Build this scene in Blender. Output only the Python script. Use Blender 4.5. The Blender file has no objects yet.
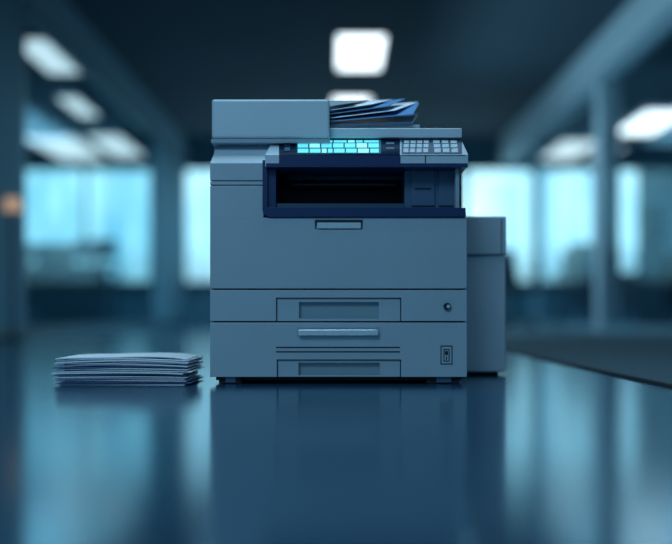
import bpy, bmesh, math, random
from mathutils import Vector, Matrix
random.seed(7)
sc = bpy.context.scene
sc.view_settings.view_transform = 'Standard'

F = 933.33; D = 2.17; CH = 0.1605; HZ = 315.0
def X(px, y=0.0): return (px-336.0)*(D+y)/F
def Z(py, y=0.0): return CH+(HZ-py)*(D+y)/F

# ---------------- materials ----------------
def mat(name, col, rough=0.5, metal=0.0, emit=None, es=0.0, spec=0.5, noise=0.0, nscale=40.0, bump=0.0, bscale=300.0, coat=0.0):
    m = bpy.data.materials.new(name); m.use_nodes = True
    nt = m.node_tree; b = nt.nodes['Principled BSDF']
    b.inputs['Base Color'].default_value = (*col, 1)
    b.inputs['Roughness'].default_value = rough
    b.inputs['Metallic'].default_value = metal
    b.inputs['Specular IOR Level'].default_value = spec
    b.inputs['Coat Weight'].default_value = coat
    tc = nt.nodes.new('ShaderNodeTexCoord')
    if noise > 0:
        n = nt.nodes.new('ShaderNodeTexNoise'); n.inputs['Scale'].default_value = nscale
        n.inputs['Detail'].default_value = 4
        r = nt.nodes.new('ShaderNodeValToRGB')
        r.color_ramp.elements[0].position = 0.3; r.color_ramp.elements[1].position = 0.7
        r.color_ramp.elements[0].color = (*[c*(1-noise) for c in col], 1)
        r.color_ramp.elements[1].color = (*[min(1, c*(1+noise)) for c in col], 1)
        nt.links.new(tc.outputs['Object'], n.inputs['Vector'])
        nt.links.new(n.outputs['Fac'], r.inputs['Fac'])
        nt.links.new(r.outputs['Color'], b.inputs['Base Color'])
    if bump > 0:
        n = nt.nodes.new('ShaderNodeTexNoise'); n.inputs['Scale'].default_value = bscale
        bp = nt.nodes.new('ShaderNodeBump'); bp.inputs['Strength'].default_value = bump
        bp.inputs['Distance'].default_value = 0.002
        nt.links.new(tc.outputs['Object'], n.inputs['Vector'])
        nt.links.new(n.outputs['Fac'], bp.inputs['Height'])
        nt.links.new(bp.outputs['Normal'], b.inputs['Normal'])
    if emit:
        b.inputs['Emission Color'].default_value = (*emit, 1)
        b.inputs['Emission Strength'].default_value = es
    return m

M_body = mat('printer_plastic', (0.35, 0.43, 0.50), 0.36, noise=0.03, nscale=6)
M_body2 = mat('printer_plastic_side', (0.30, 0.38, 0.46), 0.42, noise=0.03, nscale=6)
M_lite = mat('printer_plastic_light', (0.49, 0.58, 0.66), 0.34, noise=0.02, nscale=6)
M_navy = mat('navy_trim', (0.010, 0.030, 0.11), 0.3)
M_dark = mat('dark_interior', (0.008, 0.014, 0.030), 0.5)
M_mid = mat('cavity_panel', (0.06, 0.12, 0.21), 0.4)
M_gap = mat('gap_black', (0.006, 0.010, 0.016), 0.7)
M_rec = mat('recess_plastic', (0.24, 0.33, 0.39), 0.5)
M_metal = mat('handle_metal', (0.66, 0.74, 0.80), 0.28, metal=0.4)
M_glassblk = mat('panel_gloss_black', (0.006, 0.016, 0.045), 0.15)
M_scr = mat('screen_back', (0.0, 0.05, 0.08), 0.3, emit=(0.008, 0.10, 0.18), es=0.8)
M_key = mat('screen_tile', (0.1, 0.4, 0.45), 0.3, emit=(0.12, 0.70, 0.80), es=1.0)
M_key2 = mat('screen_tile_bright', (0.2, 0.5, 0.5), 0.3, emit=(0.28, 0.90, 0.90), es=1.05)
M_btn = mat('keypad_button', (0.46, 0.56, 0.64), 0.4)
M_btnp = mat('keypad_plate', (0.05, 0.09, 0.14), 0.4)
M_paper = mat('paper_white', (0.86, 0.89, 0.98), 0.75, noise=0.05, nscale=12)
M_paper2 = mat('paper_blue_edge', (0.09, 0.14, 0.30), 0.75)
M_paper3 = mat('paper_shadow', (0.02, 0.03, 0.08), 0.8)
M_sheetb = mat('paper_blue', (0.10, 0.28, 0.55), 0.5)
M_rub = mat('rubber', (0.01, 0.012, 0.015), 0.8)

# ---------------- mesh helpers ----------------
def link(o, parent=None):
    sc.collection.objects.link(o)
    if parent is not None: o.parent = parent
    return o
def empty(name, loc=(0, 0, 0)):
    e = bpy.data.objects.new(name, None); e.location = loc; e.empty_display_size = 0.1
    sc.collection.objects.link(e); return e
def from_bm(name, bm, m, parent=None, smooth=False):
    bmesh.ops.recalc_face_normals(bm, faces=bm.faces)
    me = bpy.data.meshes.new(name); bm.to_mesh(me); bm.free()
    for mm in (m if isinstance(m, (list, tuple)) else [m]): me.materials.append(mm)
    if smooth:
        for p in me.polygons: p.use_smooth = True
    return link(bpy.data.objects.new(name, me), parent)
def bevel(o, w, seg=2):
    if w <= 0: return o
    md = o.modifiers.new('bevel', 'BEVEL'); md.width = w; md.segments = seg; md.limit_method = 'ANGLE'; md.angle_limit = math.radians(30)
    md.harden_normals = False
    return o
def bm_box(bm, x0, x1, y0, y1, z0, z1, mi=0):
    vs = [bm.verts.new((x, y, z)) for x in (x0, x1) for y in (y0, y1) for z in (z0, z1)]
    q = [(0, 1, 3, 2), (4, 6, 7, 5), (0, 4, 5, 1), (2, 3, 7, 6), (0, 2, 6, 4), (1, 5, 7, 3)]
    for f in q:
        fc = bm.faces.new([vs[i] for i in f]); fc.material_index = mi
def box(name, x0, x1, y0, y1, z0, z1, m, bv=0.0, parent=None, seg=2):
    bm = bmesh.new(); bm_box(bm, min(x0, x1), max(x0, x1), y0, y1, min(z0, z1), max(z0, z1))
    return bevel(from_bm(name, bm, m, parent), bv, seg)
def fbox(name, px0, px1, py0, py1, y0, y1, m, bv=0.0, parent=None, seg=2):
    return box(name, X(px0, y0), X(px1, y0), y0, y1, Z(py1, y0), Z(py0, y0), m, bv, parent, seg)
def prism(name, pts, y0, y1, m, bv=0.0, parent=None, seg=2):
    bm = bmesh.new()
    a = [bm.verts.new((X(p[0], y0), y0, Z(p[1], y0))) for p in pts]
    b = [bm.verts.new((X(p[0], y0), y1, Z(p[1], y0))) for p in pts]
    bm.faces.new(a); bm.faces.new(list(reversed(b)))
    n = len(pts)
    for i in range(n):
        j = (i+1) % n
        bm.faces.new([a[i], b[i], b[j], a[j]])
    return bevel(from_bm(name, bm, m, parent), bv, seg)
def hexa(name, P, m, bv=0.0, parent=None):
    bm = bmesh.new(); v = [bm.verts.new(p) for p in P]
    for f in [(0, 1, 2, 3), (7, 6, 5, 4), (0, 4, 5, 1), (1, 5, 6, 2), (2, 6, 7, 3), (3, 7, 4, 0)]:
        bm.faces.new([v[i] for i in f])
    return bevel(from_bm(name, bm, m, parent), bv)
def cyl(name, p0, p1, r, m, parent=None, seg=20, r2=None):
    p0 = Vector(p0); p1 = Vector(p1); d = p1-p0
    bm = bmesh.new()
    bmesh.ops.create_cone(bm, cap_ends=True, segments=seg, radius1=r, radius2=r if r2 is None else r2, depth=d.length)
    rot = d.to_track_quat('Z', 'Y').to_matrix().to_4x4()
    bmesh.ops.transform(bm, matrix=Matrix.Translation((p0+p1)/2) @ rot, verts=bm.verts)
    o = from_bm(name, bm, m, parent)
    for p in o.data.polygons: p.use_smooth = len(p.vertices) == 4
    return o
def cut(o, cutters):
    for c in cutters:
        md = o.modifiers.new('b', 'BOOLEAN'); md.operation = 'DIFFERENCE'; md.object = c; md.solver = 'EXACT'
    bpy.context.view_layer.update()
    dg = bpy.context.evaluated_depsgraph_get()
    me = bpy.data.meshes.new_from_object(o.evaluated_get(dg))
    o.modifiers.clear(); o.data = me
    for c in cutters: bpy.data.objects.remove(c, do_unlink=True)
    return o

# =====================================================  PRINTER
PR = empty('multifunction_printer')
fb = lambda *a, **k: fbox(*a, parent=PR, **k)
fb('chassis_lower', 213, 464.5, 219, 376, 0.026, 0.54, M_gap)
fb('base_plinth', 216, 461, 374, 380.2, 0.03, 0.52, M_gap)
box('side_skin_left', X(210), X(213), 0.022, 0.55, Z(376.5), Z(182), M_body, 0.001, PR)
box('side_skin_right', X(464.5), X(467), 0.022, 0.55, Z(376.5), Z(218), M_body, 0.001, PR)
box('rear_skin', X(211), X(466), 0.54, 0.56, Z(376.5), Z(145), M_body2, 0.002, PR)
for i, (a, b) in enumerate([(218, 241), (427, 460)]):
    for j, yy in enumerate((0.012, 0.46)):
        xa, xb = X(a), X(b)
        box(f'foot_pad_{i}_{j}', xa, xb, yy, yy+0.06, 0.0, 0.0165, M_rub, 0.002, PR)
        if j == 0:
            box(f'foot_plate_{i}', xa+(xb-xa)*0.3, xb-(xb-xa)*0.25, 0.009, 0.013, 0.003, 0.0155, M_mid, 0.001, PR)

main = fb('front_cover', 210, 467, 217.5, 288.6, 0.0, 0.03, M_body)
c1 = fbox('c', 315, 363, 219.5, 229, -0.01, 0.012, M_body)
cut(main, [c1]); bevel(main, 0.0018, 3)
hb = fb('front_cover_handle', 317, 361, 222.5, 228.5, -0.004, 0.010, M_lite, bv=0.0015)
fb('front_cover_handle_recess', 315.5, 362.5, 219.5, 222.8, 0.003, 0.0125, M_dark)
d1 = fb('drawer_upper', 210, 467, 290.0, 321.1, 0.0, 0.03, M_body)
ca = fbox('c', 276, 401, 298, 330, -0.01, 0.0025, M_body)
cb = fbox('c', 299, 379, 302, 318.5, -0.01, 0.016, M_body)
cut(d1, [ca]); cut(d1, [cb]); bevel(d1, 0.0012, 2)
fb('drawer_upper_grip', 299.2, 378.8, 302.2, 318.3, 0.0145, 0.017, M_rec)
for nm, a in (('l', 276.0), ('r', 400.2)):
    fb('drawer_upper_line_'+nm, a, a+1.0, 298, 321, -0.0003, 0.003, M_gap)
fb('drawer_upper_line_t', 276, 401.2, 297.6, 298.5, -0.0003, 0.003, M_gap)
d2 = fb('drawer_lower', 210, 467, 322.6, 377, 0.0, 0.03, M_body)
ca = fbox('c', 277, 401, 360, 390, -0.01, 0.0025, M_body)
cb = fbox('c', 298.5, 380, 363, 375.6, -0.01, 0.016, M_body)
cut(d2, [ca]); cut(d2, [cb]); bevel(d2, 0.0012, 2)
fb('drawer_lower_grip', 298.7, 379.8, 363.2, 375.4, 0.0145, 0.017, M_rec)
for nm, a in (('l', 277.0), ('r', 400.2)):
    fb('drawer_lower_line_'+nm, a-0.2, a+0.8, 360, 377, -0.0003, 0.003, M_gap)
fb('drawer_lower_line_t', 277, 401, 359.5, 360.4, -0.0003, 0.003, M_gap)
for k, (yy) in enumerate((346.8, 351.2)):
    fb(f'drawer_groove_{k}', 276, 400, yy, yy+1.3, -0.0004, 0.002, M_gap)
o = fb('drawer_pull_bar', 298, 378.5, 329.6, 335.4, -0.014, -0.006, M_metal, bv=0.0022, seg=3)
fb('drawer_pull_mount_l', 301, 306, 330.5, 334.5, -0.008, 0.002, M_metal)
fb('drawer_pull_mount_r', 371, 376, 330.5, 334.5, -0.008, 0.002, M_metal)
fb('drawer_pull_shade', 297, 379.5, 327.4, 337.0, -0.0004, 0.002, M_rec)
cyl('drawer_lock', (X(447), -0.006, Z(306.5)), (X(447), 0.004, Z(306.5)), 0.0085, M_dark, PR, 24)
cyl('drawer_lock_core', (X(448), -0.008, Z(306.5)), (X(448), 0.004, Z(306.5)), 0.004, M_metal, PR, 16)
def ring(nm, x0, x1, y0, y1, t, m):
    bm = bmesh.new(); f0, f1 = -0.0006, 0.002
    for (a, b, c, d) in ((x0, x1, y0, y0+t), (x0, x1, y1-t, y1), (x0, x0+t, y0+t, y1-t), (x1-t, x1, y0+t, y1-t)):
        bm_box(bm, X(a), X(b), f0, f1, Z(d), Z(c))
    return from_bm(nm, bm, m, PR)
ring('switch_frame', 440.5, 452.5, 345.5, 364.5, 1.0, M_gap)
ring('switch_inner', 443.5, 449.5, 349, 361.5, 0.9, M_gap)
fb('switch_rocker', 445, 448, 351, 355, -0.0008, 0.002, M_dark)
fb('switch_mark', 446, 447, 356.5, 360, -0.0008, 0.002, M_dark)

fb('column_left', 210, 263.5, 185.6, 219, 0.0, 0.03, M_body, bv=0.0015)
fb('column_left_band', 210, 264, 181.4, 184.7, 0.0, 0.03, M_body, bv=0.0008)
fb('column_left_core', 213, 262, 181, 222, 0.026, 0.54, M_gap)
ys = 0.05
P = [(X(210), 0, Z(180.4)), (X(264.5), 0, Z(180.4)), (X(264.5), 0, Z(163)), (X(210), 0, Z(163)),
     (X(210), 0.53, Z(180.4)), (X(264.5), 0.53, Z(180.4)), (X(264.5), 0.53, Z(163)), (X(210), 0.53, Z(163))]
hexa('column_head', P, M_body, 0.0012, PR)
P = [(X(210), 0.0005, Z(163.2)), (X(264.5), 0.0005, Z(163.2)), (X(270), ys, Z(143.5, ys)), (X(218, ys), ys, Z(143.5, ys)),
     (X(210), 0.52, Z(163.2)), (X(264.5), 0.52, Z(163.2)), (X(270), 0.519, Z(143.5, ys)), (X(218, ys), 0.519, Z(143.5, ys))]
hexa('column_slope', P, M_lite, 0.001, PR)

pts = [(262.5, 160), (267.5, 160), (267.5, 207.5)]
pts += [(465.5, 207.8), (466, 216.8)]
r = 7
pts += [(262.5+r - r*math.sin(t), 216.8 - r + r*math.cos(t)) for t in [k*math.pi/12 for k in range(7)]]
prism('bay_trim', pts, -0.006, 0.06, M_navy, 0.0008, PR)
fb('bay_floor', 266, 463, 208.5, 217, 0.01, 0.54, M_dark)
fb('bay_back', 264, 462, 160, 212, 0.25, 0.54, M_dark)
fb('bay_left_wall', 263.5, 276, 160, 208.5, 0.004, 0.34, M_navy, bv=0.001)
fb('bay_right_block', 404.5, 459.5, 167, 208.4, 0.035, 0.53, M_mid, bv=0.002)
fb('bay_right_door', 411, 435, 170, 206, 0.030, 0.04, M_mid, bv=0.002)
fb('bay_right_door_small', 438.5, 457, 170, 206, 0.030, 0.04, M_mid, bv=0.002)
fb('bay_right_latch', 415, 431, 188, 189.2, 0.028, 0.032, M_gap)
fb('bay_right_post', 455.5, 459.5, 166, 208.4, 0.0, 0.05, M_body2, bv=0.001)
M_slot = mat('output_slot_plastic', (0.03, 0.07, 0.13), 0.4)
fb('output_slot_frame', 286, 403, 172, 180, 0.15, 0.26, M_slot, bv=0.004)
fb('output_slot_lip', 292, 396, 183.5, 185.5, 0.14, 0.26, M_slot, bv=0.001)
for k in range(6):
    xx = X(300+k*17, 0.14)
    cyl(f'output_roller_{k}', (xx-0.006, 0.15, Z(184, 0.15)), (xx+0.006, 0.15, Z(184, 0.15)), 0.008, M_rub, PR, 16)
P = [(X(282), 0.05, Z(206.5)), (X(400), 0.05, Z(206.5)), (X(400), 0.05, Z(208.6)), (X(282), 0.05, Z(208.6)),
     (X(282), 0.24, Z(196)), (X(400), 0.24, Z(196)), (X(400), 0.24, Z(208.6)), (X(282), 0.24, Z(208.6))]
hexa('output_tray', P, M_navy, 0.001, PR)
fb('tray_rim', 276, 404.5, 203.5, 208.4, 0.012, 0.02, M_slot, bv=0.001)

# control panel
yf, yb = -0.022, 0.055
pt, pm, pb = 139.5, 154.5, 166.5
bm = bmesh.new()
def V(px, py, y): return bm.verts.new((X(px, y), y, Z(py, y)))
f = [V(265, pb, yf), V(468.3, pb, yf), V(468.3, pm, yf), V(265, pm, yf)]
t = [V(273, pt, yb), V(461.5, pt, yb)]
zb = Z(pb, yf)
bk = [bm.verts.new((X(265, yf), 0.12, zb)), bm.verts.new((X(468.3, yf), 0.12, zb)),
      bm.verts.new((X(461.5, yb), 0.12, Z(pt, yb))), bm.verts.new((X(273, yb), 0.12, Z(pt, yb)))]
bm.faces.new(f); bm.faces.new([f[3], f[2], t[1], t[0]])
bm.faces.new([t[0], t[1], bk[2], bk[3]]); bm.faces.new([bk[0], bk[1], f[1], f[0]])
bm.faces.new([bk[3], bk[2], bk[1], bk[0]])
bm.faces.new([f[0], f[3], t[0], bk[3], bk[0]]); bm.faces.new([f[2], f[1], bk[1], bk[2], t[1]])
bevel(from_bm('control_panel', bm, M_lite, PR), 0.0015, 2)
fbox('control_panel_underside', 266, 467.5, 163.2, 167.2, yf-0.0006, 0.11, M_navy, 0.0005, PR)
fbox('control_panel_front_band', 279, 400.5, 155.2, 165.8, yf-0.001, yf+0.01, M_navy, 0.0005, PR)
A = Vector((0, yf, Z(pm, yf))); B = Vector((0, yb, Z(pt, yb)))
sd = (B-A); nrm = Vector((0, -sd.z, sd.y)).normalized()
def SP(px, py, off):
    tt = (pm-py)/(pm-pt); y = yf+(yb-yf)*tt
    p = Vector((X(px, y), y, A.z+(B.z-A.z)*tt)); return p+nrm*off
def slab(bm, x0, x1, y0, y1, h, mi=0, base=-0.002):
    c = [(x0, y1), (x1, y1), (x1, y0), (x0, y0)]
    v = [bm.verts.new(SP(a, b, h)) for a, b in c]+[bm.verts.new(SP(a, b, base)) for a, b in c]
    for fi in [(0, 1, 2, 3), (7, 6, 5, 4), (0, 4, 5, 1), (1, 5, 6, 2), (2, 6, 7, 3), (3, 7, 4, 0)]:
        bm.faces.new([v[i] for i in fi]).material_index = mi
bm = bmesh.new(); slab(bm, 279, 400, 140, 154.8, 0.0008); from_bm('display_bezel', bm, M_glassblk, PR)
bm = bmesh.new(); slab(bm, 297, 381, 140.6, 153.8, 0.0014)
rows = [(141.0, 143.1), (144.2, 148.2), (149.5, 153.2)]
wid = [[20, 8, 8, 14, 8, 8, 16], [12]*7, [12, 12, 6, 6, 12, 12, 12, 10]]
for rI, (a, b) in enumerate(rows):
    tot = sum(wid[rI]); x = 297.8
    for ci, w in enumerate(wid[rI]):
        ww = w*82.4/tot
        slab(bm, x, x+ww-1.5, a, b, 0.0018, 2 if (ci*3+rI) % 4 == 0 else 1)
        x += ww
from_bm('touch_screen', bm, [M_scr, M_key, M_key2], PR)
bm = bmesh.new(); slab(bm, 401.5, 462, 140.6, 154.2, 0.0008, 1)
for rr, (a, b) in enumerate([(141.3, 144.2), (145.2, 148.6), (149.6, 153.4)]):
    for cidx in range(4):
        xx = 404+cidx*6.6-rr*0.3
        slab(bm, xx, xx+5, a, b, 0.003, 0)
    for cidx in range(3):
        xx = 433+cidx*8.6+rr*0.6
        slab(bm, xx, xx+6.6, a, b, 0.003, 0)
bevel(from_bm('keypad', bm, [M_btn, M_btnp], PR), 0.0004, 1)
bm = bmesh.new()
for k in range(2): slab(bm, 284.5, 290, 143+k*5, 146.4+k*5, 0.002, 0)
slab(bm, 386, 394, 143, 145, 0.002, 0); slab(bm, 386, 394, 148, 150, 0.002, 0)
from_bm('panel_side_keys', bm, M_mid, PR)
fbox('lip_line', 425, 426, 155.5, 163, yf-0.001, yf+0.004, M_gap, 0, PR)
fbox('lip_line_b', 401, 466, 154.6, 155.6, yf-0.0008, yf+0.004, M_mid, 0, PR)

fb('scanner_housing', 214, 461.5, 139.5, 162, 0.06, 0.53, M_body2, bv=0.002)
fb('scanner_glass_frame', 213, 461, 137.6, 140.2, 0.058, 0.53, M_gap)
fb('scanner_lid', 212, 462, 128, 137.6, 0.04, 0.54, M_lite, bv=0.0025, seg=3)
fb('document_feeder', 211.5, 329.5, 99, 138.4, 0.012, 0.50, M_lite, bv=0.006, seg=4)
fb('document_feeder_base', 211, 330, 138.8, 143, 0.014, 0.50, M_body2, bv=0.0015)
fb('feeder_exit_slot', 327, 330.4, 106, 126, 0.06, 0.44, M_gap)
fb('feeder_tray_foot', 330, 420, 124.5, 128.2, 0.07, 0.48, M_body2, bv=0.002)
def sheet(nm, fl, fr, br, bl, m, th=0.002):
    P0 = [Vector((X(p[0], p[2]), p[2], Z(p[1], p[2]))) for p in (fl, fr, br, bl)]
    P1 = [p-Vector((0, 0, th)) for p in P0]
    return hexa(nm, P0+P1, m, 0.0, PR)
sheet('feeder_tray', (329, 125, 0.06), (412, 122, 0.06), (417, 114, 0.36), (329, 117, 0.36), M_mid, 0.005)
sheet('document_sheet_1', (329, 121.5, 0.065), (413, 114, 0.065), (419, 103, 0.28), (329, 113, 0.28), M_sheetb, 0.0015)
sheet('document_sheet_2', (329, 118, 0.07), (396, 110, 0.07), (418, 102, 0.30), (329, 109, 0.30), M_paper, 0.0015)
sheet('document_sheet_3', (329, 114, 0.075), (388, 106, 0.075), (405, 98.5, 0.26), (329, 107, 0.26), M_sheetb, 0.0015)
sheet('document_sheet_4', (329, 110, 0.08), (372, 104, 0.08), (392, 99.5, 0.26), (329, 104, 0.26), M_paper, 0.0015)
sheet('document_sheet_5', (329, 106, 0.08), (352, 102.5, 0.08), (368, 100.5, 0.26), (329, 101, 0.26), M_body2, 0.0015)

yq = 0.30
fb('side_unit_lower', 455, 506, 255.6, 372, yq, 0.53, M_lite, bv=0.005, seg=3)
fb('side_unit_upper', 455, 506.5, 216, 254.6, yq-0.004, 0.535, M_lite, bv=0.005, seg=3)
fb('side_unit_core', 457, 503, 250, 260, yq+0.006, 0.52, M_gap)
fb('side_unit_edge', 501.2, 502, 219, 254, yq-0.0046, yq+0.01, M_gap)
box('side_unit_foot', X(470, yq), X(500, yq), yq+0.03, 0.50, 0.0, 0.012, M_rub, 0.001, PR)

# =====================================================  PAPER STACK
def paper_stack():
    bm = bmesh.new()
    W, L = 0.302, 0.212
    cx, cy = -0.490, -0.035+L/2
    n = 15; H = 0.067; pitch = H/n
    nxs = 12
    for i in range(n):
        f = i/(n-1)
        rot = random.uniform(-0.028, 0.028)
        ox = random.uniform(-0.009, 0.009); oy = random.uniform(-0.006, 0.004)
        if i == n-1: ox, oy, rot = -0.003, 0, 0.02
        if i == n-2: ox, oy, rot = 0.004, 0, -0.02
        th = pitch*random.choice([0.38, 0.48, 0.6])
        amp = 0.0014*f
        ph = random.uniform(-0.8, 0.8)
        top = []; bot = []
        c, s = math.cos(rot), math.sin(rot)
        kk = random.uniform(0.3, 1.3)
        for a in range(nxs+1):
            u = a/nxs-0.5
            dz = amp*math.sin(u*7+1+ph) - (0.0035*f)*(abs(u)*2)**5*kk
            for lst, hz in ((top, th), (bot, 0)):
                row = []
                for v in (-0.5, 0.5):
                    x, y = u*W, v*L
                    zz = max(i*pitch+hz+dz, 0.0002+hz*0.3)
                    row.append(bm.verts.new((cx+ox+x*c-y*s, cy+oy+x*s+y*c, zz)))
                lst.append(row)
        mi = 1 if i % 4 == 1 else 0
        if i >= n-2: mi = 0
        fs = []
        for a in range(nxs):
            fs.append(bm.faces.new([top[a][0], top[a+1][0], top[a+1][1], top[a][1]]))
            fs.append(bm.faces.new([bot[a][1], bot[a+1][1], bot[a+1][0], bot[a][0]]))
            fs.append(bm.faces.new([bot[a][0], bot[a+1][0], top[a+1][0], top[a][0]]))
            fs.append(bm.faces.new([top[a][1], top[a+1][1], bot[a+1][1], bot[a][1]]))
        fs.append(bm.faces.new([top[0][0], top[0][1], bot[0][1], bot[0][0]]))
        fs.append(bm.faces.new([top[-1][1], top[-1][0], bot[-1][0], bot[-1][1]]))
        for q in fs: q.material_index = mi
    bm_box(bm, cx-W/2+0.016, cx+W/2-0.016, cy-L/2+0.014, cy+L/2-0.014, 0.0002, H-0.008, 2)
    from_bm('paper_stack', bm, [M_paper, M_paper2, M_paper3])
paper_stack()

# =====================================================  ROOM
YB = 12.0; YF = -5.0; XL = -6.0; XR = 6.0; CZ = 2.8
def floor_mat():
    m = bpy.data.materials.new('glossy_floor'); m.use_nodes = True
    nt = m.node_tree; b = nt.nodes['Principled BSDF']
    tc = nt.nodes.new('ShaderNodeTexCoord')
    n = nt.nodes.new('ShaderNodeTexNoise'); n.inputs['Scale'].default_value = 1.6; n.inputs['Detail'].default_value = 6
    mr = nt.nodes.new('ShaderNodeMapRange'); mr.inputs['To Min'].default_value = 0.13; mr.inputs['To Max'].default_value = 0.18
    nt.links.new(tc.outputs['Object'], n.inputs['Vector']); nt.links.new(n.outputs['Fac'], mr.inputs['Value'])
    nt.links.new(mr.outputs['Result'], b.inputs['Roughness'])
    r = nt.nodes.new('ShaderNodeValToRGB')
    r.color_ramp.elements[0].color = (0.004, 0.034, 0.075, 1); r.color_ramp.elements[1].color = (0.006, 0.045, 0.095, 1)
    nt.links.new(n.outputs['Fac'], r.inputs['Fac']); nt.links.new(r.outputs['Color'], b.inputs['Base Color'])
    b.inputs['IOR'].default_value = 3.8
    b.inputs['Specular Tint'].default_value = (0.72, 0.92, 1.0, 1)
    return m
box('floor', XL, XR, YF, YB, -0.1, 0.0, floor_mat())
M_ceil = mat('ceiling_paint', (0.018, 0.045, 0.07), 0.9, noise=0.1, nscale=1)
M_wall = mat('wall_paint', (0.07, 0.19, 0.26), 0.8, noise=0.15, nscale=0.8)
M_frame = mat('partition_frame', (0.16, 0.28, 0.35), 0.5)
M_framed = mat('partition_frame_dark', (0.03, 0.09, 0.13), 0.5)
M_post = mat('column_paint', (0.50, 0.60, 0.66), 0.6)
M_carpet = mat('carpet_fibre', (0.045, 0.09, 0.12), 0.95, noise=0.4, nscale=260, bump=0.6, bscale=500)
M_cedge = mat('carpet_edge', (0.008, 0.016, 0.025), 0.9)
box('ceiling', XL, XR, YF, YB, CZ, CZ+0.1, M_ceil)
box('wall_left', XL-0.1, XL, YF, YB, 0, CZ, M_wall)
box('wall_right', XR, XR+0.1, YF, YB, 0, CZ, M_wall)
box('wall_back', XL, XR, YB, YB+0.15, 0, CZ, M_wall)
carp = box('carpet', 0.75, 2.57, YF+0.5, YB-0.12, 0.0005, 0.006, M_carpet)
box('trim_carpet', 0.735, 0.75, YF+0.5, YB-0.12, 0.0005, 0.007, M_cedge)

def win_mat(name, c0, c1, st):
    m = bpy.data.materials.new(name); m.use_nodes = True
    nt = m.node_tree; nt.nodes.clear()
    out = nt.nodes.new('ShaderNodeOutputMaterial'); e = nt.nodes.new('ShaderNodeEmission')
    tc = nt.nodes.new('ShaderNodeTexCoord'); mp = nt.nodes.new('ShaderNodeMapping')
    mp.inputs['Scale'].default_value = (2.2, 1, 0.5)
    n = nt.nodes.new('ShaderNodeTexNoise'); n.inputs['Scale'].default_value = 1.3; n.inputs['Detail'].default_value = 3
    r = nt.nodes.new('ShaderNodeValToRGB'); r.color_ramp.elements[0].position = 0.34; r.color_ramp.elements[1].position = 0.68
    r.color_ramp.elements[0].color = (*c0, 1); r.color_ramp.elements[1].color = (*c1, 1)
    nt.links.new(tc.outputs['Object'], mp.inputs['Vector']); nt.links.new(mp.outputs['Vector'], n.inputs['Vector'])
    nt.links.new(n.outputs['Fac'], r.inputs['Fac']); nt.links.new(r.outputs['Color'], e.inputs['Color'])
    sx = nt.nodes.new('ShaderNodeSeparateXYZ'); nt.links.new(tc.outputs['Object'], sx.inputs['Vector'])
    cr = nt.nodes.new('ShaderNodeMapRange'); cr.inputs['From Min'].default_value = 0.66; cr.inputs['From Max'].default_value = 1.3
    cr.inputs['To Min'].default_value = 0.55*st; cr.inputs['To Max'].default_value = st
    nt.links.new(sx.outputs['Z'], cr.inputs['Value']); nt.links.new(cr.outputs['Result'], e.inputs['Strength'])
    nt.links.new(e.outputs[0], out.inputs[0]); return m
W_l = win_mat('window_sky_left', (0.11, 0.38, 0.54), (0.38, 0.80, 0.94), 1.7)
W_r = win_mat('window_sky_right', (0.20, 0.56, 0.78), (0.52, 0.90, 1.0), 1.75)
dW = YB
wins = [(-30, 18, W_l), (22, 84, W_l), (88, 152, W_l), (186, 262, W_r), (268, 400, W_r), (406, 461, W_r), (466, 532, W_r), (541, 592, W_r), (597, 637, W_r)]
for i, (a, b, m) in enumerate(wins):
    w = empty(f'window_{i+1}', (0, 0, 0))
    xa, xb = X(a, dW), X(b, dW); z0, z1 = 0.66, 2.36
    box(f'pane_{i+1}', xa, xb, YB-0.02, YB-0.005, z0, z1, m, 0, w)
    for nm, q in (('l', (xa-0.03, xa+0.01, z0-0.03, z1+0.03)), ('r', (xb-0.01, xb+0.03, z0-0.03, z1+0.03)), ('b', (xa, xb, z0-0.04, z0+0.01)), ('t', (xa, xb, z1-0.01, z1+0.04))):
        box(f'frame_{nm}_{i+1}', q[0], q[1], YB-0.05, YB-0.002, q[2], q[3], M_framed, 0, w)
box('trim_1', XL, XR, YB-0.10, YB-0.051, 0.58, 0.62, M_framed)

def glass_mat(name, tint, mixf):
    m = bpy.data.materials.new(name); m.use_nodes = True
    nt = m.node_tree; nt.nodes.clear()
    out = nt.nodes.new('ShaderNodeOutputMaterial'); tr = nt.nodes.new('ShaderNodeBsdfTransparent'); g = nt.nodes.new('ShaderNodeBsdfGlossy')
    tr.inputs['Color'].default_value = (*tint, 1); g.inputs['Roughness'].default_value = 0.08
    g.inputs['Color'].default_value = (0.6, 0.85, 0.95, 1)
    lw = nt.nodes.new('ShaderNodeLayerWeight'); lw.inputs['Blend'].default_value = 0.5
    pw = nt.nodes.new('ShaderNodeMath'); pw.operation = 'POWER'; pw.inputs[1].default_value = 5.0
    mm = nt.nodes.new('ShaderNodeMath'); mm.operation = 'MULTIPLY_ADD'; mm.inputs[1].default_value = mixf; mm.inputs[2].default_value = 0.03
    mx = nt.nodes.new('ShaderNodeMixShader')
    nt.links.new(lw.outputs['Facing'], pw.inputs[0]); nt.links.new(pw.outputs[0], mm.inputs[0]); nt.links.new(mm.outputs[0], mx.inputs[0])
    nt.links.new(tr.outputs[0], mx.inputs[1]); nt.links.new(g.outputs[0], mx.inputs[2]); nt.links.new(mx.outputs[0], out.inputs[0])
    return m
G_l = glass_mat('partition_glass_left', (0.86, 0.94, 0.96), 0.35)
G_r = glass_mat('partition_glass_right', (0.93, 0.97, 0.98), 0.3)
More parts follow.
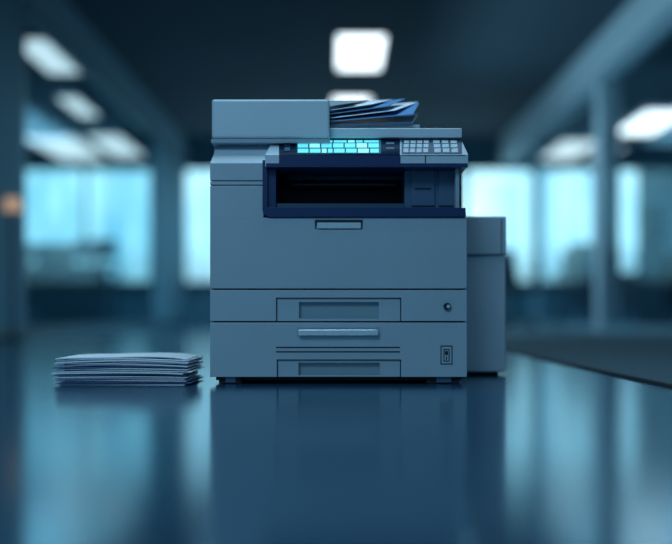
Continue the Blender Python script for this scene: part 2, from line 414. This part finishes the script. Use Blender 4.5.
def partition(name, x, ys_, gm, fm, top, postw, solids=()):
    e = empty(name)
    y0, y1 = ys_[0], ys_[-1]
    box('glass', x-0.005, x+0.005, y0, y1, 0.08, top, gm, 0, e)
    box('sill', x-0.03, x+0.03, y0, y1, 0.0, 0.08, fm, 0, e)
    box('head', x-0.03, x+0.03, y0, y1, top-0.02, top+0.03, fm, 0, e)
    for k, yy in enumerate(ys_[:-1]):
        box(f'mullion_{k}', x-postw/2, x+postw/2, yy-postw/2, yy+postw/2, 0.0, top, fm, 0, e)
    for k, (a, b) in enumerate(solids):
        box(f'solid_panel_{k}', x-0.028, x+0.028, a, b, 0.081, top-0.021, M_wall, 0, e)
    return e
partition('partition_left', -2.3, [-1.5, 1.6, 4.65, 11.9], G_l, M_framed, 2.45, 0.05, [(4.0, 4.62), (9.5, 11.88)])
partition('partition_right', 2.62, [-1.5, 1.6, 4.4, 10.0, 11.9], G_r, M_frame, 2.42, 0.07)
box('trim_2', 2.47, 2.70, -3, 11.9, 2.45, CZ-0.001, M_post)
box('trim_3', -2.45, -2.25, -3, 11.9, 2.48, CZ-0.001, M_frame)
box('structural_column', 2.58, 2.78, 6.95, 7.15, 0.0, 2.45, M_post, 0.01)

M_lamp = mat('lamp_diffuser', (0.8, 0.8, 0.8), 0.5, emit=(0.84, 0.95, 1.0), es=2.6)
M_lampd = mat('lamp_diffuser_dim', (0.8, 0.8, 0.8), 0.5, emit=(0.80, 0.93, 0.97), es=1.1)
M_lamph = mat('lamp_housing', (0.15, 0.2, 0.24), 0.5)
def ceil_lamp(x, y, w, l, z=CZ, name='ceiling_light', m=None):
    e = empty(name, (x, y, z))
    hang = z < CZ-0.05
    box('diffuser', -w/2, w/2, -l/2, l/2, -0.035, -0.025, m or M_lamp, 0, e)
    box('housing', -w/2-0.02, w/2+0.02, -l/2-0.02, l/2+0.02, -0.024, -0.001 if not hang else 0.02, M_lamph, 0, e)
    if hang:
        for k, (a, b) in enumerate(((-1, -1), (1, -1), (-1, 1), (1, 1))):
            cyl(f'cable_{k}', (a*w*0.4, b*l*0.4, 0.015), (a*w*0.4, b*l*0.4, CZ-z), 0.003, M_lamph, e, 8)
    return e
ceil_lamp(0.24, 7.15, 0.44, 1.15)
ceil_lamp(0.19, 9.35, 0.44, 0.5)
ceil_lamp(-2.92, 7.3, 0.32, 1.2, m=M_lampd)
ceil_lamp(3.54, 8.35, 0.46, 1.2, 2.35, 'pendant_light', M_lamp)
ceil_lamp(3.06, 10.1, 0.46, 1.3, 2.35, 'pendant_light', M_lampd)
ceil_lamp(3.60, 10.3, 0.25, 0.9, 2.35, 'pendant_light', M_lampd)
ceil_lamp(-3.5, 10.0, 0.6, 1.6, 2.35, 'pendant_light', M_lampd)
ceil_lamp(-2.80, 8.0, 0.20, 0.9, 2.45, 'pendant_light', M_lampd)
ceil_lamp(-2.85, 10.0, 0.40, 1.5, 2.38, 'pendant_light', M_lampd)
ceil_lamp(-3.85, 8.6, 0.3, 0.9, 2.35, 'pendant_light', M_lampd)

# =====================================================  FURNITURE
M_desk = mat('desk_top', (0.03, 0.07, 0.10), 0.6)
M_dk = mat('furniture_dark', (0.012, 0.035, 0.055), 0.7)
M_fab = mat('chair_fabric', (0.015, 0.04, 0.065), 0.9)
def desk(x, y, w=1.4, d=0.7, rz=0, z0=0.0):
    e = empty('desk', (x, y, z0)); e.rotation_euler[2] = rz
    box('top', -w/2, w/2, -d/2, d/2, 0.71, 0.74, M_desk, 0.004, e)
    for k, a in enumerate((-1, 1)):
        for j, b in enumerate((-1, 1)):
            box(f'leg_{k}{j}', a*(w/2-0.06)-0.025, a*(w/2-0.06)+0.025, b*(d/2-0.06)-0.025, b*(d/2-0.06)+0.025, 0, 0.709, M_dk, 0, e)
    box('modesty_panel', -w/2+0.1, w/2-0.1, -d/2+0.05, -d/2+0.07, 0.2, 0.709, M_dk, 0, e)
    box('pedestal', w/2-0.5, w/2-0.1, -d/2+0.09, d/2-0.1, 0.0, 0.62, M_dk, 0.005, e)
def monitor(x, y, z, w=0.55, h=0.34, rz=0):
    e = empty('computer_monitor', (x, y, z)); e.rotation_euler[2] = rz
    box('foot', -0.12, 0.12, -0.09, 0.09, 0, 0.012, M_dk, 0.004, e)
    box('stem', -0.025, 0.025, -0.01, 0.02, 0.0121, 0.2, M_dk, 0, e)
    box('display', -w/2, w/2, -0.04, -0.011, 0.08, 0.08+h, M_dk, 0.006, e)
def chair(x, y, rz=0, z0=0.0):
    e = empty('office_chair', (x, y, z0)); e.rotation_euler[2] = rz
    for k in range(5):
        a = k*2*math.pi/5
        cyl(f'base_arm_{k}', (0, 0, 0.09), (0.28*math.cos(a), 0.28*math.sin(a), 0.065), 0.02, M_dk, e, 8, 0.014)
        cyl(f'caster_{k}', (0.28*math.cos(a)-0.015, 0.28*math.sin(a), 0.03), (0.28*math.cos(a)+0.015, 0.28*math.sin(a), 0.03), 0.03, M_dk, e, 12)
    cyl('gas_lift', (0, 0, 0.08), (0, 0, 0.44), 0.025, M_dk, e, 12)
    box('seat', -0.25, 0.25, -0.24, 0.24, 0.43, 0.50, M_fab, 0.03, e, 3)
    hexa('backrest', [(-0.21, 0.24, 0.55), (0.21, 0.24, 0.55), (0.19, 0.33, 0.94), (-0.19, 0.33, 0.94), (-0.21, 0.28, 0.55), (0.21, 0.28, 0.55), (0.19, 0.37, 0.94), (-0.19, 0.37, 0.94)], M_fab, 0.02, e)
    box('back_stem', -0.03, 0.03, 0.22, 0.27, 0.42, 0.62, M_dk, 0, e)
    for s in (-1, 1):
        box(f'arm_{s}', s*0.28-0.03, s*0.28+0.03, -0.12, 0.15, 0.66, 0.69, M_dk, 0.01, e)
        box(f'arm_post_{s}', s*0.28-0.015, s*0.28+0.015, -0.01, 0.03, 0.44, 0.66, M_dk, 0, e)
desk(-3.3, 8.9); monitor(-3.65, 8.9, 0.741, 0.35, 0.18, 0.2); monitor(-2.85, 8.95, 0.741, 0.55, 0.24, -0.2)
chair(-3.0, 7.7, 0.2)
desk(-4.9, 8.6, 1.4, 0.7)
desk(-4.3, 10.9); chair(-3.75, 10.0, 3.6)
desk(3.75, 7.2, 1.3, 0.7); monitor(3.17, 7.25, 0.741, 0.28, 0.44, 0.3); monitor(4.0, 7.25, 0.741, 0.5, 0.34, 0)
chair(3.05, 9.0, 0.3)
desk(3.9, 10.8, 1.6, 0.7); monitor(3.5, 10.8, 0.741)
chair(2.05, 8.6, 0.3, 0.0062)
M_warm = mat('warm_bulb', (0.8, 0.5, 0.3), 0.5, emit=(1.0, 0.62, 0.40), es=0.35)
wl = empty('floor_lamp', (-2.12, 3.95, 0))
cyl('pole', (0, 0, 0.02), (0, 0, 0.86), 0.012, M_dk, wl, 10)
cyl('base', (0, 0, 0), (0, 0, 0.02), 0.10, M_dk, wl, 20)
cyl('shade', (0, 0, 0.84), (0, 0, 0.93), 0.065, M_warm, wl, 20, 0.05)

# =====================================================  LIGHTS
def area(name, loc, target, sx, sy, power, col):
    l = bpy.data.lights.new(name, 'AREA'); l.shape = 'RECTANGLE'; l.size = sx; l.size_y = sy; l.energy = power; l.color = col
    o = bpy.data.objects.new(name, l); o.location = loc
    o.rotation_euler = (Vector(target)-Vector(loc)).to_track_quat('-Z', 'Y').to_euler()
    sc.collection.objects.link(o); return o
area('fill_front', (-0.9, -2.2, 2.1), (0, 0, 0.4), 1.4, 0.9, 29, (0.40, 0.75, 1.0))  # fill lamp added above the camera to brighten the printer front
area('fill_overhead', (0, 0.1, 2.7), (0, 0.25, 0), 1.2, 1.2, 38, (0.52, 0.82, 1.0))  # added overhead fill for the printer's upper faces, stands for no fixture
area('corridor_light', (0, 8.0, 2.4), (0, 8, 0), 2.5, 4.0, 100, (0.35, 0.75, 1.0))
area('office_light_left', (-4, 9, 2.6), (-4, 9, 0), 2.5, 4.0, 60, (0.3, 0.75, 1.0))
area('office_light_right', (4, 9, 2.6), (4, 9, 0), 2.5, 4.0, 60, (0.35, 0.75, 1.0))
area('beam_fill', (1.3, 5.0, 1.9), (2.5, 5.0, 2.65), 6.0, 0.4, 24, (0.40, 0.78, 1.0))  # extra unseen lamp, added only to lift the right-hand beam

w = bpy.data.worlds.new('world'); sc.world = w; w.use_nodes = True
bg = w.node_tree.nodes['Background']; bg.inputs[0].default_value = (0.050, 0.155, 0.265, 1); bg.inputs[1].default_value = 1.15

# =====================================================  CAMERA
cam = bpy.data.cameras.new('camera'); co = bpy.data.objects.new('camera', cam)
sc.collection.objects.link(co); sc.camera = co
co.location = (0, -D, CH); co.rotation_euler = (math.radians(90), 0, 0)
cam.lens = 50; cam.sensor_width = 36; cam.shift_y = (HZ-272)/672
cam.clip_start = 0.02
cam.dof.use_dof = True; cam.dof.focus_distance = D+0.015; cam.dof.aperture_fstop = 0.85
